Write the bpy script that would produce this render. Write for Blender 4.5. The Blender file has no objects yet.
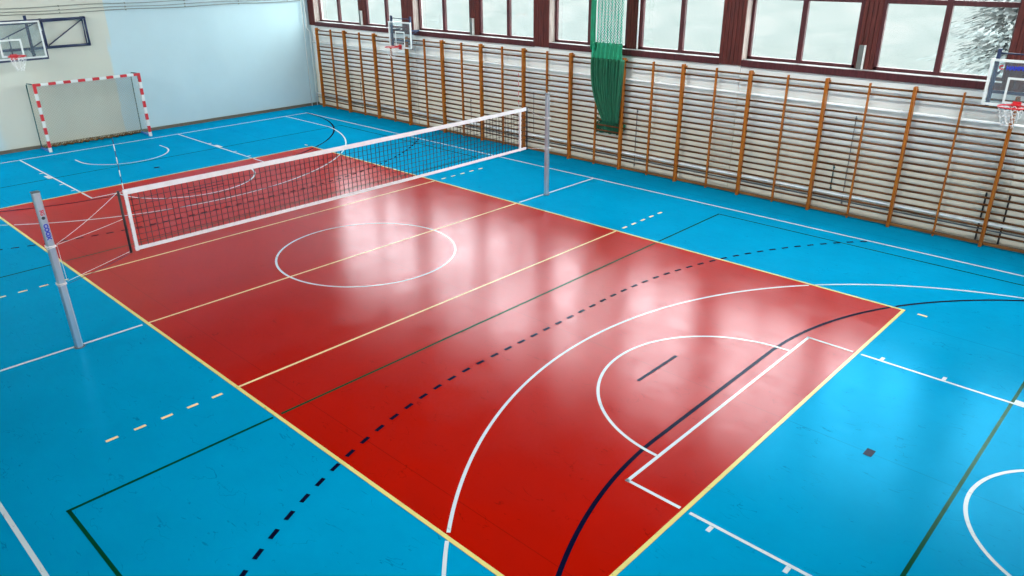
import bpy, bmesh, math, random
from mathutils import Vector, Matrix
random.seed(7)
PI = math.pi
SC = bpy.context.scene
COL = SC.collection

# ------------------------------------------------------------------ materials
def new_mat(name):
    m = bpy.data.materials.new(name); m.use_nodes = True
    nt = m.node_tree; nt.nodes.clear()
    out = nt.nodes.new('ShaderNodeOutputMaterial')
    return m, nt, out

def N(nt, kind, **kw):
    n = nt.nodes.new(kind)
    for k, v in kw.items():
        if k in n.inputs: n.inputs[k].default_value = v
        else: setattr(n, k, v)
    return n

def ramp(nt, fac, stops):
    r = nt.nodes.new('ShaderNodeValToRGB')
    e = r.color_ramp.elements
    while len(e) > 1: e.remove(e[-1])
    e[0].position = stops[0][0]; e[0].color = (*stops[0][1], 1)
    for p, c in stops[1:]:
        q = e.new(p); q.color = (*c, 1)
    nt.links.new(fac, r.inputs['Fac'])
    return r

def simple(name, col, rough=0.5, metal=0.0, noise=0.12, scale=6.0, spec=0.5, stretch=(1, 1, 1)):
    m, nt, out = new_mat(name)
    b = N(nt, 'ShaderNodeBsdfPrincipled', Roughness=rough, Metallic=metal)
    b.inputs['Specular IOR Level'].default_value = spec
    tc = N(nt, 'ShaderNodeTexCoord'); mp = N(nt, 'ShaderNodeMapping')
    mp.inputs['Scale'].default_value = stretch
    nz = N(nt, 'ShaderNodeTexNoise', Scale=scale, Detail=4.0)
    nt.links.new(tc.outputs['Object'], mp.inputs['Vector'])
    nt.links.new(mp.outputs['Vector'], nz.inputs['Vector'])
    lo = tuple(max(0, c * (1 - noise)) for c in col); hi = tuple(min(1, c * (1 + noise)) for c in col)
    r = ramp(nt, nz.outputs['Fac'], [(0.3, lo), (0.7, hi)])
    nt.links.new(r.outputs['Color'], b.inputs['Base Color'])
    nt.links.new(b.outputs['BSDF'], out.inputs['Surface'])
    return m

def floor_mat(name, col, dark=0.10, seams=True, sheen=(1, 1, 1)):
    """Sports vinyl: matt pigment under a satin lacquer that gets glossier at grazing angles."""
    m, nt, out = new_mat(name)
    L = nt.links.new
    tc = N(nt, 'ShaderNodeTexCoord')
    dif = N(nt, 'ShaderNodeBsdfDiffuse')
    glo = N(nt, 'ShaderNodeBsdfGlossy'); glo.inputs['Color'].default_value = (*sheen, 1)
    big = N(nt, 'ShaderNodeTexNoise', Scale=0.9, Detail=5.0, Roughness=0.6)
    L(tc.outputs['Object'], big.inputs['Vector'])
    lo = tuple(c * (1 - dark) for c in col)
    r = ramp(nt, big.outputs['Fac'], [(0.3, lo), (0.7, col)])
    # scuffs : thin streaks
    scf = None
    mp = N(nt, 'ShaderNodeMapping'); mp.inputs['Scale'].default_value = (1.2, 5.0, 1); mp.inputs['Rotation'].default_value = (0, 0, 0.5)
    L(tc.outputs['Object'], mp.inputs['Vector'])
    sn = N(nt, 'ShaderNodeTexNoise', Scale=2.2, Detail=7.0, Roughness=0.62, Distortion=1.6)
    L(mp.outputs['Vector'], sn.inputs['Vector'])
    sr = ramp(nt, sn.outputs['Fac'], [(0.30, (0.55, 0.55, 0.55)), (0.36, (1, 1, 1)), (1, (1, 1, 1))])
    mul = N(nt, 'ShaderNodeMix', data_type='RGBA', blend_type='MULTIPLY')
    mul.inputs[0].default_value = 0.7
    L(r.outputs['Color'], mul.inputs[6]); L(sr.outputs['Color'], mul.inputs[7])
    last = mul.outputs[2]
    hm = N(nt, 'ShaderNodeMapping'); hm.inputs['Scale'].default_value = (1.0, 2.6, 1); hm.inputs['Rotation'].default_value = (0, 0, 1.1)
    L(tc.outputs['Object'], hm.inputs['Vector'])
    hn = N(nt, 'ShaderNodeTexNoise', Scale=1.6, Detail=3.0, Roughness=0.5, Distortion=0.4); L(hm.outputs[0], hn.inputs['Vector'])
    h1 = N(nt, 'ShaderNodeMath', operation='COMPARE'); h1.inputs[1].default_value = 0.47; h1.inputs[2].default_value = 0.0035
    L(hn.outputs['Fac'], h1.inputs[0])
    hk = N(nt, 'ShaderNodeTexNoise', Scale=2.4, Detail=2.0); L(tc.outputs['Object'], hk.inputs['Vector'])
    h2 = N(nt, 'ShaderNodeMath', operation='GREATER_THAN'); h2.inputs[1].default_value = 0.56; L(hk.outputs['Fac'], h2.inputs[0])
    hs = N(nt, 'ShaderNodeMath', operation='MULTIPLY'); L(h1.outputs[0], hs.inputs[0]); L(h2.outputs[0], hs.inputs[1])
    hx = N(nt, 'ShaderNodeMath', operation='MULTIPLY'); hx.inputs[1].default_value = 0.45; L(hs.outputs[0], hx.inputs[0])
    hc = N(nt, 'ShaderNodeMix', data_type='RGBA'); hc.inputs[7].default_value = (*[c * 0.3 for c in col], 1)
    L(hx.outputs[0], hc.inputs[0]); L(last, hc.inputs[6]); last = hc.outputs[2]
    if seams:
        sx = N(nt, 'ShaderNodeSeparateXYZ'); L(tc.outputs['Object'], sx.inputs[0])
        pp = N(nt, 'ShaderNodeMath', operation='PINGPONG'); pp.inputs[1].default_value = 2.0
        L(sx.outputs['Y'], pp.inputs[0])
        lt = N(nt, 'ShaderNodeMath', operation='LESS_THAN'); lt.inputs[1].default_value = 0.006
        L(pp.outputs[0], lt.inputs[0])
        k = N(nt, 'ShaderNodeMath', operation='MULTIPLY'); k.inputs[1].default_value = 0.45
        L(lt.outputs[0], k.inputs[0])
        mx = N(nt, 'ShaderNodeMix', data_type='RGBA')
        mx.inputs[7].default_value = (*[c * 0.35 for c in col], 1)
        L(k.outputs[0], mx.inputs[0]); L(last, mx.inputs[6]); last = mx.outputs[2]
    L(last, dif.inputs['Color'])
    # gloss roughness with wear
    rr = N(nt, 'ShaderNodeMapRange'); rr.inputs['To Min'].default_value = 0.17; rr.inputs['To Max'].default_value = 0.27
    rr.inputs['From Min'].default_value = 0.3; rr.inputs['From Max'].default_value = 0.7
    wn = N(nt, 'ShaderNodeTexNoise', Scale=1.7, Detail=8.0, Roughness=0.65)
    L(tc.outputs['Object'], wn.inputs['Vector']); L(wn.outputs['Fac'], rr.inputs['Value'])
    L(rr.outputs['Result'], glo.inputs['Roughness'])
    lw = N(nt, 'ShaderNodeLayerWeight'); lw.inputs['Blend'].default_value = 0.5
    pw = N(nt, 'ShaderNodeMath', operation='POWER'); pw.inputs[1].default_value = GL_N
    L(lw.outputs['Facing'], pw.inputs[0])
    ml = N(nt, 'ShaderNodeMath', operation='MULTIPLY_ADD'); ml.inputs[1].default_value = GL_K; ml.inputs[2].default_value = 0.003
    L(pw.outputs[0], ml.inputs[0])
    # scuffs also break up the gloss a little
    wr = N(nt, 'ShaderNodeMapRange'); wr.inputs['From Min'].default_value = 0.35; wr.inputs['From Max'].default_value = 0.6
    wr.inputs['To Min'].default_value = 0.78; wr.inputs['To Max'].default_value = 1.08
    L(sn.outputs['Fac'], wr.inputs['Value'])
    sm = N(nt, 'ShaderNodeMath', operation='SMOOTH_MIN'); sm.inputs[1].default_value = 0.14; sm.inputs[2].default_value = 0.05
    L(ml.outputs[0], sm.inputs[0])
    m2 = N(nt, 'ShaderNodeMath', operation='MULTIPLY'); m2.use_clamp = True
    L(sm.outputs[0], m2.inputs[0]); L(wr.outputs['Result'], m2.inputs[1])
    inv = N(nt, 'ShaderNodeMath', operation='SUBTRACT'); inv.inputs[0].default_value = 1.0; L(hx.outputs[0], inv.inputs[1])
    m4 = N(nt, 'ShaderNodeMath', operation='MULTIPLY'); L(m2.outputs[0], m4.inputs[0]); L(inv.outputs[0], m4.inputs[1])
    mix = N(nt, 'ShaderNodeMixShader')
    L(m4.outputs[0], mix.inputs[0]); L(dif.outputs[0], mix.inputs[1]); L(glo.outputs[0], mix.inputs[2])
    L(mix.outputs[0], out.inputs['Surface'])
    return m
GL_N, GL_K = 3.2, 0.60

def net_mat(name, col, cell, width, diamond=False, gap_fill=0.0):
    """Knotted cord netting: opaque cords, open cells, laid out along the UVs (metres)."""
    m, nt, out = new_mat(name); L = nt.links.new
    uv = N(nt, 'ShaderNodeTexCoord'); mp = N(nt, 'ShaderNodeMapping')
    if diamond: mp.inputs['Rotation'].default_value = (0, 0, PI / 4)
    L(uv.outputs['UV'], mp.inputs['Vector'])
    sx = N(nt, 'ShaderNodeSeparateXYZ'); L(mp.outputs['Vector'], sx.inputs[0])
    outs = []
    for ax in 'XY':
        a = N(nt, 'ShaderNodeMath', operation='PINGPONG'); a.inputs[1].default_value = cell / 2
        L(sx.outputs[ax], a.inputs[0])
        b = N(nt, 'ShaderNodeMath', operation='LESS_THAN'); b.inputs[1].default_value = width / 2
        L(a.outputs[0], b.inputs[0]); outs.append(b.outputs[0])
    mx = N(nt, 'ShaderNodeMath', operation='MAXIMUM'); L(outs[0], mx.inputs[0]); L(outs[1], mx.inputs[1])
    m3 = N(nt, 'ShaderNodeMath', operation='MAXIMUM'); m3.inputs[1].default_value = gap_fill
    L(mx.outputs[0], m3.inputs[0])
    t = N(nt, 'ShaderNodeBsdfTransparent'); d = N(nt, 'ShaderNodeBsdfDiffuse'); d.inputs['Color'].default_value = (*col, 1)
    ms = N(nt, 'ShaderNodeMixShader')
    L(m3.outputs[0], ms.inputs[0]); L(t.outputs[0], ms.inputs[1]); L(d.outputs[0], ms.inputs[2])
    L(ms.outputs[0], out.inputs['Surface'])
    return m

def glass_mat(name):
    """Old window pane, mostly clear, with horizontal streaks of grime."""
    m, nt, out = new_mat(name); L = nt.links.new
    tc = N(nt, 'ShaderNodeTexCoord'); mp = N(nt, 'ShaderNodeMapping'); mp.inputs['Scale'].default_value = (0.5, 1, 1.6)
    L(tc.outputs['Object'], mp.inputs['Vector'])
    nz = N(nt, 'ShaderNodeTexNoise', Scale=1.3, Detail=6.0, Roughness=0.6, Distortion=0.8); L(mp.outputs['Vector'], nz.inputs['Vector'])
    r = ramp(nt, nz.outputs['Fac'], [(0.28, (0.83, 0.89, 0.88)), (0.5, (0.91, 0.95, 0.94)), (0.70, (1, 1, 0.99))])
    t = N(nt, 'ShaderNodeBsdfTransparent'); L(r.outputs['Color'], t.inputs['Color'])
    g = N(nt, 'ShaderNodeBsdfGlossy', Roughness=0.05)
    ms = N(nt, 'ShaderNodeMixShader'); ms.inputs[0].default_value = 0.05; L(t.outputs[0], ms.inputs[1]); L(g.outputs[0], ms.inputs[2])
    L(ms.outputs[0], out.inputs['Surface'])
    return m

def wood(name, a, b, rough=0.45, scale=3.0, axis=2, dens=14):
    m, nt, out = new_mat(name); L = nt.links.new
    tc = N(nt, 'ShaderNodeTexCoord'); mp = N(nt, 'ShaderNodeMapping')
    sc = [dens, dens, dens]; sc[axis] = 0.7
    mp.inputs['Scale'].default_value = sc
    L(tc.outputs['Object'], mp.inputs['Vector'])
    nz = N(nt, 'ShaderNodeTexNoise', Scale=scale, Detail=5.0, Distortion=0.6); L(mp.outputs['Vector'], nz.inputs['Vector'])
    r = ramp(nt, nz.outputs['Fac'], [(0.3, a), (0.7, b)])
    p = N(nt, 'ShaderNodeBsdfPrincipled', Roughness=rough); p.inputs['Specular IOR Level'].default_value = 0.25
    L(r.outputs['Color'], p.inputs['Base Color']); L(p.outputs[0], out.inputs['Surface'])
    return m

def plaster(name, base, patch=None, dado=None):
    """Painted plaster; patch = (colour, y0, y1, z0) is a differently painted area of the far wall."""
    m, nt, out = new_mat(name); L = nt.links.new
    tc = N(nt, 'ShaderNodeTexCoord')
    nz = N(nt, 'ShaderNodeTexNoise', Scale=0.55, Detail=6.0, Roughness=0.55); L(tc.outputs['Object'], nz.inputs['Vector'])
    r = ramp(nt, nz.outputs['Fac'], [(0.3, tuple(c * 0.93 for c in base)), (0.7, base)])
    last = r.outputs['Color']
    if patch:
        pc, y0, y1, z0 = patch
        sx = N(nt, 'ShaderNodeSeparateXYZ'); L(tc.outputs['Object'], sx.inputs[0])
        wob = N(nt, 'ShaderNodeTexNoise', Scale=1.6, Detail=3.0); L(tc.outputs['Object'], wob.inputs['Vector'])
        wa = N(nt, 'ShaderNodeMath', operation='MULTIPLY_ADD'); wa.inputs[1].default_value = 0.25; L(wob.outputs['Fac'], wa.inputs[0]); L(sx.outputs['Y'], wa.inputs[2])
        def rng(src, a, b, w):
            s = N(nt, 'ShaderNodeMapRange', interpolation_type='SMOOTHSTEP'); s.inputs['From Min'].default_value = a - w; s.inputs['From Max'].default_value = a + w
            L(src, s.inputs['Value'])
            t = N(nt, 'ShaderNodeMapRange', interpolation_type='SMOOTHSTEP'); t.inputs['From Min'].default_value = b - 0.04; t.inputs['From Max'].default_value = b + 0.04
            t.inputs['To Min'].default_value = 1; t.inputs['To Max'].default_value = 0
            L(src, t.inputs['Value'])
            k = N(nt, 'ShaderNodeMath', operation='MULTIPLY'); L(s.outputs[0], k.inputs[0]); L(t.outputs[0], k.inputs[1]); return k.outputs[0]
        core = rng(wa.outputs[0], y0, y1, 0.25)
        up = N(nt, 'ShaderNodeMapRange', interpolation_type='SMOOTHSTEP'); up.inputs['From Min'].default_value = z0 - 0.35; up.inputs['From Max'].default_value = z0 + 0.35
        L(sx.outputs['Z'], up.inputs['Value'])
        lf = N(nt, 'ShaderNodeMath', operation='LESS_THAN'); lf.inputs[1].default_value = y1; L(sx.outputs['Y'], lf.inputs[0])
        u2 = N(nt, 'ShaderNodeMath', operation='MULTIPLY'); L(up.outputs[0], u2.inputs[0]); L(lf.outputs[0], u2.inputs[1])
        mxx = N(nt, 'ShaderNodeMath', operation='MAXIMUM'); L(core, mxx.inputs[0]); L(u2.outputs[0], mxx.inputs[1])
        mx = N(nt, 'ShaderNodeMix', data_type='RGBA'); mx.inputs[7].default_value = (*pc, 1)
        L(mxx.outputs[0], mx.inputs[0]); L(last, mx.inputs[6]); last = mx.outputs[2]
    if dado:          # cream coat on the lower wall
        dc, dz = dado
        sx = N(nt, 'ShaderNodeSeparateXYZ'); L(tc.outputs['Object'], sx.inputs[0])
        mr = N(nt, 'ShaderNodeMapRange', interpolation_type='SMOOTHSTEP'); mr.inputs['From Min'].default_value = dz - .35; mr.inputs['From Max'].default_value = dz + .35
        mr.inputs['To Min'].default_value = 1; mr.inputs['To Max'].default_value = 0
        L(sx.outputs['Z'], mr.inputs['Value'])
        mx = N(nt, 'ShaderNodeMix', data_type='RGBA'); mx.inputs[7].default_value = (*dc, 1)
        L(mr.outputs['Result'], mx.inputs[0]); L(last, mx.inputs[6]); last = mx.outputs[2]
    p = N(nt, 'ShaderNodeBsdfPrincipled', Roughness=0.7)
    p.inputs['Specular IOR Level'].default_value = 0.25
    bn = N(nt, 'ShaderNodeTexNoise', Scale=30.0, Detail=3.0); L(tc.outputs['Object'], bn.inputs['Vector'])
    bp = N(nt, 'ShaderNodeBump', Strength=0.15, Distance=0.02); L(bn.outputs['Fac'], bp.inputs['Height']); L(bp.outputs[0], p.inputs['Normal'])
    L(last, p.inputs['Base Color']); L(p.outputs[0], out.inputs['Surface'])
    return m

M = {}
M['blue'] = floor_mat('blue sports vinyl', (0.0, 0.265, 0.50), sheen=(0.07, 0.52, 0.88))
M['red'] = floor_mat('red sports vinyl', (0.36, 0.005, 0.0003), sheen=(1.0, 0.86, 0.93))
M['line_white'] = floor_mat('white line paint', (0.54, 0.63, 0.68), 0.05, False)
M['line_yellow'] = floor_mat('yellow line paint', (0.66, 0.60, 0.21), 0.08, False)
M['line_cream'] = floor_mat('cream line paint', (0.80, 0.66, 0.34), 0.08, False)
M['line_navy'] = floor_mat('navy line paint', (0.003, 0.004, 0.022), 0.1, False, (.22, .24, .30))
M['line_green'] = floor_mat('green line paint', (0.0, 0.05, 0.02), 0.1, False, (.25, .42, .36))
M['wall_far'] = plaster('pale blue plaster', (0.42, 0.57, 0.62), ((0.50, 0.53, 0.47), -2.35, 1.33, 3.0))
M['wall'] = plaster('off white plaster', (0.63, 0.67, 0.66), dado=((0.60, 0.585, 0.50), 1.55))
M['ceiling'] = simple('ceiling boards', (0.10, 0.09, 0.08), 0.8)
M['skirt'] = simple('skirting', (0.10, 0.085, 0.06), 0.6)
M['orange_wood'] = wood('varnished beech', (0.20, 0.055, 0.006), (0.42, 0.14, 0.011), 0.4)
M['rung_wood'] = wood('rung beech', (0.075, 0.028, 0.009), (0.15, 0.06, 0.018), 0.5, axis=0)  # darker than the uprights: shade of the rung undersides is in the colour
M['rail_wood'] = wood('base rail beech', (0.11, 0.045, 0.012), (0.24, 0.10, 0.025), 0.5, axis=0)
M['brown'] = wood('red brown stained boards', (0.035, 0.007, 0.006), (0.11, 0.022, 0.018), 0.5, dens=10)
M['frame_brown'] = wood('red brown window frame', (0.035, 0.008, 0.011), (0.075, 0.018, 0.022), 0.45, dens=8)
M['reveal'] = wood('pale weathered reveal boards', (0.20, 0.15, 0.14), (0.42, 0.37, 0.34), 0.5, dens=10)  # pale boards, with bright reflected light put into their colour
M['sill'] = simple('pale sill', (0.26, 0.27, 0.28), 0.5)
M['glass'] = glass_mat('window pane')
M['alu'] = simple('brushed aluminium', (0.46, 0.52, 0.58), 0.36, 0.75, 0.08, 4, stretch=(1, 1, .2))
M['alu_dark'] = simple('dark aluminium', (0.12, 0.14, 0.16), 0.45, 0.6)
M['white_tape'] = simple('white canvas tape', (0.60, 0.59, 0.62), 0.7, noise=0.05)
M['white'] = simple('white paint', (0.60, 0.65, 0.64), 0.4, noise=0.04)
M['black'] = simple('black plastic', (0.008, 0.008, 0.010), 0.6)
M['cord_black'] = simple('black cord', (0.010, 0.006, 0.010), 0.8)
M['rope'] = simple('white rope', (0.75, 0.72, 0.72), 0.8)
M['red_paint'] = simple('red paint', (0.48, 0.010, 0.018), 0.35, noise=0.06)
M['navy'] = simple('navy painted steel', (0.006, 0.020, 0.070), 0.45)
M['darksteel'] = simple('dark steel', (0.02, 0.028, 0.035), 0.5)
M['greensteel'] = simple('green painted steel', (0.02, 0.10, 0.11), 0.45)
M['bluesteel'] = simple('blue painted steel', (0.02, 0.12, 0.42), 0.4)
M['grey'] = simple('grey metal box', (0.10, 0.12, 0.115), 0.5, 0.2)
M['acrylic'] = None
m, nt, out = new_mat('clear acrylic board')
t = N(nt, 'ShaderNodeBsdfTransparent'); t.inputs['Color'].default_value = (0.86, 0.90, 0.91, 1)
g = N(nt, 'ShaderNodeBsdfPrincipled', Roughness=0.15); g.inputs['Base Color'].default_value = (0.45, 0.55, 0.6, 1)
ms = N(nt, 'ShaderNodeMixShader'); ms.inputs[0].default_value = 0.08
nt.links.new(t.outputs[0], ms.inputs[1]); nt.links.new(g.outputs[0], ms.inputs[2]); nt.links.new(ms.outputs[0], out.inputs['Surface'])
M['acrylic'] = m
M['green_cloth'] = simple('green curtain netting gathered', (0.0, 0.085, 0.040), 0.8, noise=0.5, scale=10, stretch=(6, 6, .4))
M['green_edge'] = simple('green edge band', (0.0, 0.20, 0.10), 0.7, noise=0.2)
M['green_net'] = net_mat('green sheer netting', (0.01, 0.22, 0.15), 0.055, 0.0145, True)
M['goal_net'] = net_mat('goal netting', (0.40, 0.40, 0.32), 0.06, 0.007, True)
M['hoop_net'] = net_mat('hoop netting', (0.7, 0.72, 0.72), 0.08, 0.009, True)
M['brown_rope'] = simple('brown net hem', (0.10, 0.06, 0.02), 0.9, noise=0.7, scale=14)
M['logo_blue'] = simple('blue print', (0.01, 0.03, 0.40), 0.4)
M['logo_red'] = simple('red print', (0.5, 0.01, 0.03), 0.4)
M['logo_grey'] = simple('grey print', (0.30, 0.36, 0.40), 0.4)
M['pipe'] = simple('white pipe', (0.80, 0.84, 0.84), 0.4, noise=.05)
M['cable'] = simple('grey cable', (0.20, 0.22, 0.20), 0.6)
M['snow'] = simple('snowy ground', (0.076, 0.081, 0.080), 0.9, noise=.05, spec=0)
M['tree'] = simple('frosted needles', (0.125, 0.140, 0.142), 0.9, noise=0.1, scale=3, spec=0)  # haze in front of the tree is put into this pale colour
M['trunk'] = simple('grey bark', (0.20, 0.18, 0.17), 0.9)

# ------------------------------------------------------------------ mesh helpers
def box(bm, c, s, mi=0, rot=None):
    x, y, z = (v / 2 for v in s)
    vs = []
    for dx, dy, dz in ((-x,-y,-z),(x,-y,-z),(x,y,-z),(-x,y,-z),(-x,-y,z),(x,-y,z),(x,y,z),(-x,y,z)):
        v = Vector((dx, dy, dz))
        if rot is not None: v = rot @ v
        vs.append(bm.verts.new(v + Vector(c)))
    for f in ((0,3,2,1),(4,5,6,7),(0,1,5,4),(1,2,6,5),(2,3,7,6),(3,0,4,7)):
        bm.faces.new([vs[i] for i in f]).material_index = mi

def bx(bm, x0, x1, y0, y1, z0, z1, mi=0):
    box(bm, ((x0+x1)/2, (y0+y1)/2, (z0+z1)/2), (abs(x1-x0), abs(y1-y0), abs(z1-z0)), mi)

def basis(d):
    d = d.normalized(); a = Vector((0, 0, 1)) if abs(d.z) < .9 else Vector((1, 0, 0))
    u = d.cross(a).normalized(); return u, d.cross(u).normalized()

def tube(bm, pts, r, n=8, mi=0, sx=1.0, closed=False):
    pts = [Vector(p) for p in pts]; rings = []
    k = len(pts)
    for i, p in enumerate(pts):
        if closed: d = pts[(i+1) % k] - pts[i-1]
        else: d = pts[min(i+1, k-1)] - pts[max(i-1, 0)]
        u, v = basis(d); rr = r[i] if isinstance(r, (list, tuple)) else r
        rings.append([bm.verts.new(p + (u*math.cos(2*PI*j/n)*sx + v*math.sin(2*PI*j/n))*rr) for j in range(n)])
    m = k if closed else k - 1
    for i in range(m):
        a, b = rings[i], rings[(i+1) % k]
        for j in range(n):
            f = bm.faces.new((a[j], a[(j+1) % n], b[(j+1) % n], b[j])); f.material_index = mi; f.smooth = True
    if not closed:
        bm.faces.new(rings[0][::-1]).material_index = mi; bm.faces.new(rings[-1]).material_index = mi

def obj(name, bm, mats, parent=None, bevel=0.0):
    me = bpy.data.meshes.new(name)
    bmesh.ops.recalc_face_normals(bm, faces=bm.faces)
    bm.to_mesh(me); bm.free()
    for m in (mats if isinstance(mats, (list, tuple)) else [mats]): me.materials.append(m)
    o = bpy.data.objects.new(name, me); COL.objects.link(o)
    if parent is not None: o.parent = parent
    if bevel:
        b = o.modifiers.new('bevel', 'BEVEL'); b.width = bevel; b.segments = 2; b.limit_method = 'ANGLE'
    return o

def tag(o, label, cat, group=None, kind=None):
    o['label'] = label; o['category'] = cat
    if group: o['group'] = group
    if kind: o['kind'] = kind
    return o

def struct(name, bm, mats, parent=None, bevel=0):
    o = obj(name, bm, mats, parent, bevel)
    if parent is None: o['kind'] = 'structure'
    return o

def empty(name, loc, label=None, cat=None, group=None, rz=0):
    o = bpy.data.objects.new(name, None); COL.objects.link(o); o.location = loc; o.rotation_euler = (0, 0, rz)
    o.empty_display_size = 0.1
    if label: tag(o, label, cat, group)
    return o

def copy_obj(o, parent=None, loc=None):
    c = o.copy(); COL.objects.link(c)
    if parent is not None: c.parent = parent
    if loc is not None: c.location = loc
    return c

def text_part(name, body, size, mat, parent, M4, bold=0.0):
    cu = bpy.data.curves.new(name, 'FONT'); cu.body = body; cu.size = size; cu.extrude = 0.0008; cu.offset = bold
    cu.align_x = 'CENTER'; cu.align_y = 'CENTER'
    tmp = bpy.data.objects.new('tmp', cu); COL.objects.link(tmp)
    bpy.context.view_layer.update()
    dg = bpy.context.evaluated_depsgraph_get()
    me = bpy.data.meshes.new_from_object(tmp.evaluated_get(dg)); me.name = name
    bpy.data.objects.remove(tmp)
    me.transform(M4); me.materials.clear(); me.materials.append(mat)
    o = bpy.data.objects.new(name, me); COL.objects.link(o); o.parent = parent
    return o

# ------------------------------------------------------------------ room constants
XF, XN = -15.28, 15.28         # far and near end walls
YR, YL = 8.95, -9.75           # window wall, opposite wall
ZC = 8.3
Z_SILL, Z_HEAD = 3.22, 7.75
YW = 9.16                      # window frame plane

# ------------------------------------------------------------------ floor with its painted lines
bm = bmesh.new()
def poly(pts, z, mi):
    f = bm.faces.new([bm.verts.new((x, y, z)) for x, y in pts]); f.material_index = mi
    f.normal_update()
    if f.normal.z < 0: f.normal_flip()
def rect(x0, x1, y0, y1, z, mi): poly(((x0, y0), (x1, y0), (x1, y1), (x0, y1)), z, mi)
BLUE, RED, WHT, YEL, CRM, NAV, GRN = range(7)
rect(XF, XN, YL, YR, 0.0, BLUE)
# slab body below
for q in (((XF,YL),(XN,YL)), ((XN,YL),(XN,YR)), ((XN,YR),(XF,YR)), ((XF,YR),(XF,YL))):
    (a, b), (c, d) = q
    bm.faces.new([bm.verts.new(p) for p in ((a,b,0),(c,d,0),(c,d,-.25),(a,b,-.25))]).material_index = BLUE
Z = lambda k: 0.0006 * k
rect(-9, 9, -4.5, 4.5, Z(1), RED)
W = 0.043
GAP = 0.03     # the lines stop just short of the yellow frame line
def in_gap(x, y):
    dx, dy = abs(abs(x) - 8.975), abs(abs(y) - 4.475)
    return (dx < 0.025 + GAP and abs(y) < 4.55) or (dy < 0.025 + GAP and abs(x) < 9.05)
def strip(pts, w, z, mi, closed=False):
    """ribbon along a list of points, mitred"""
    k = len(pts); P = [Vector((*p, 0)) for p in pts]; L_, R_ = [], []
    for i in range(k):
        if closed: d = (P[(i+1) % k] - P[i-1])
        else: d = P[min(i+1, k-1)] - P[max(i-1, 0)]
        d.normalize(); n = Vector((-d.y, d.x, 0)) * w / 2
        L_.append(P[i] + n); R_.append(P[i] - n)
    for i in range(k if closed else k - 1):
        j = (i + 1) % k
        mx, my = (P[i] + P[j]).xy / 2
        if not closed and in_gap(mx, my) and mi not in (YEL,): continue
        poly([(v.x, v.y) for v in (L_[i], L_[j], R_[j], R_[i])], z, mi)
def seg(a, b, w, z, mi, step=None):
    d = math.hypot(b[0]-a[0], b[1]-a[1])
    n = max(1, int(d / 0.04)) if step is None else step
    strip([(a[0]+(b[0]-a[0])*i/n, a[1]+(b[1]-a[1])*i/n) for i in range(n+1)], w, z, mi)
def arc(cx, cy, r, a0, a1, w, z, mi, n=120, closed=False):
    strip([(cx + r*math.cos(a0+(a1-a0)*i/n), cy + r*math.sin(a0+(a1-a0)*i/n)) for i in range(n + (0 if closed else 1))], w, z, mi, closed)
# volleyball frame (yellow) and inner lines
for s in (-1, 1):
    rect(-9, 9, min(s*4.5, s*4.45), max(s*4.5, s*4.45), Z(8), YEL)
    rect(min(s*9, s*8.95), max(s*9, s*8.95), -4.45, 4.45, Z(8), YEL)
    x0 = s * 3
    rect(x0-.021, x0+.021, -4.45, 4.45, Z(6), CRM)
    for t in (-1, 1):                       # dashed extension of the attack line
        for k in range(5):
            a = 4.5 + 0.20 + k*0.35
            rect(x0-.025, x0+.025, min(t*a, t*(a+.15)), max(t*a, t*(a+.15)), Z(6), CRM)
        rect(min(s*9.20, s*9.35), max(s*9.20, s*9.35), min(t*4.5, t*4.45), max(t*4.5, t*4.45), Z(6), CRM)
rect(-.021, .021, -4.45, 4.45, Z(6), CRM)
for t in (-1, 1): rect(-.025, .025, min(t*4.56, t*7.5), max(t*4.56, t*7.5), Z(5), WHT)
arc(0, 0, 1.8, 0, 2*PI, W, Z(5), WHT, 96, True)
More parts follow.
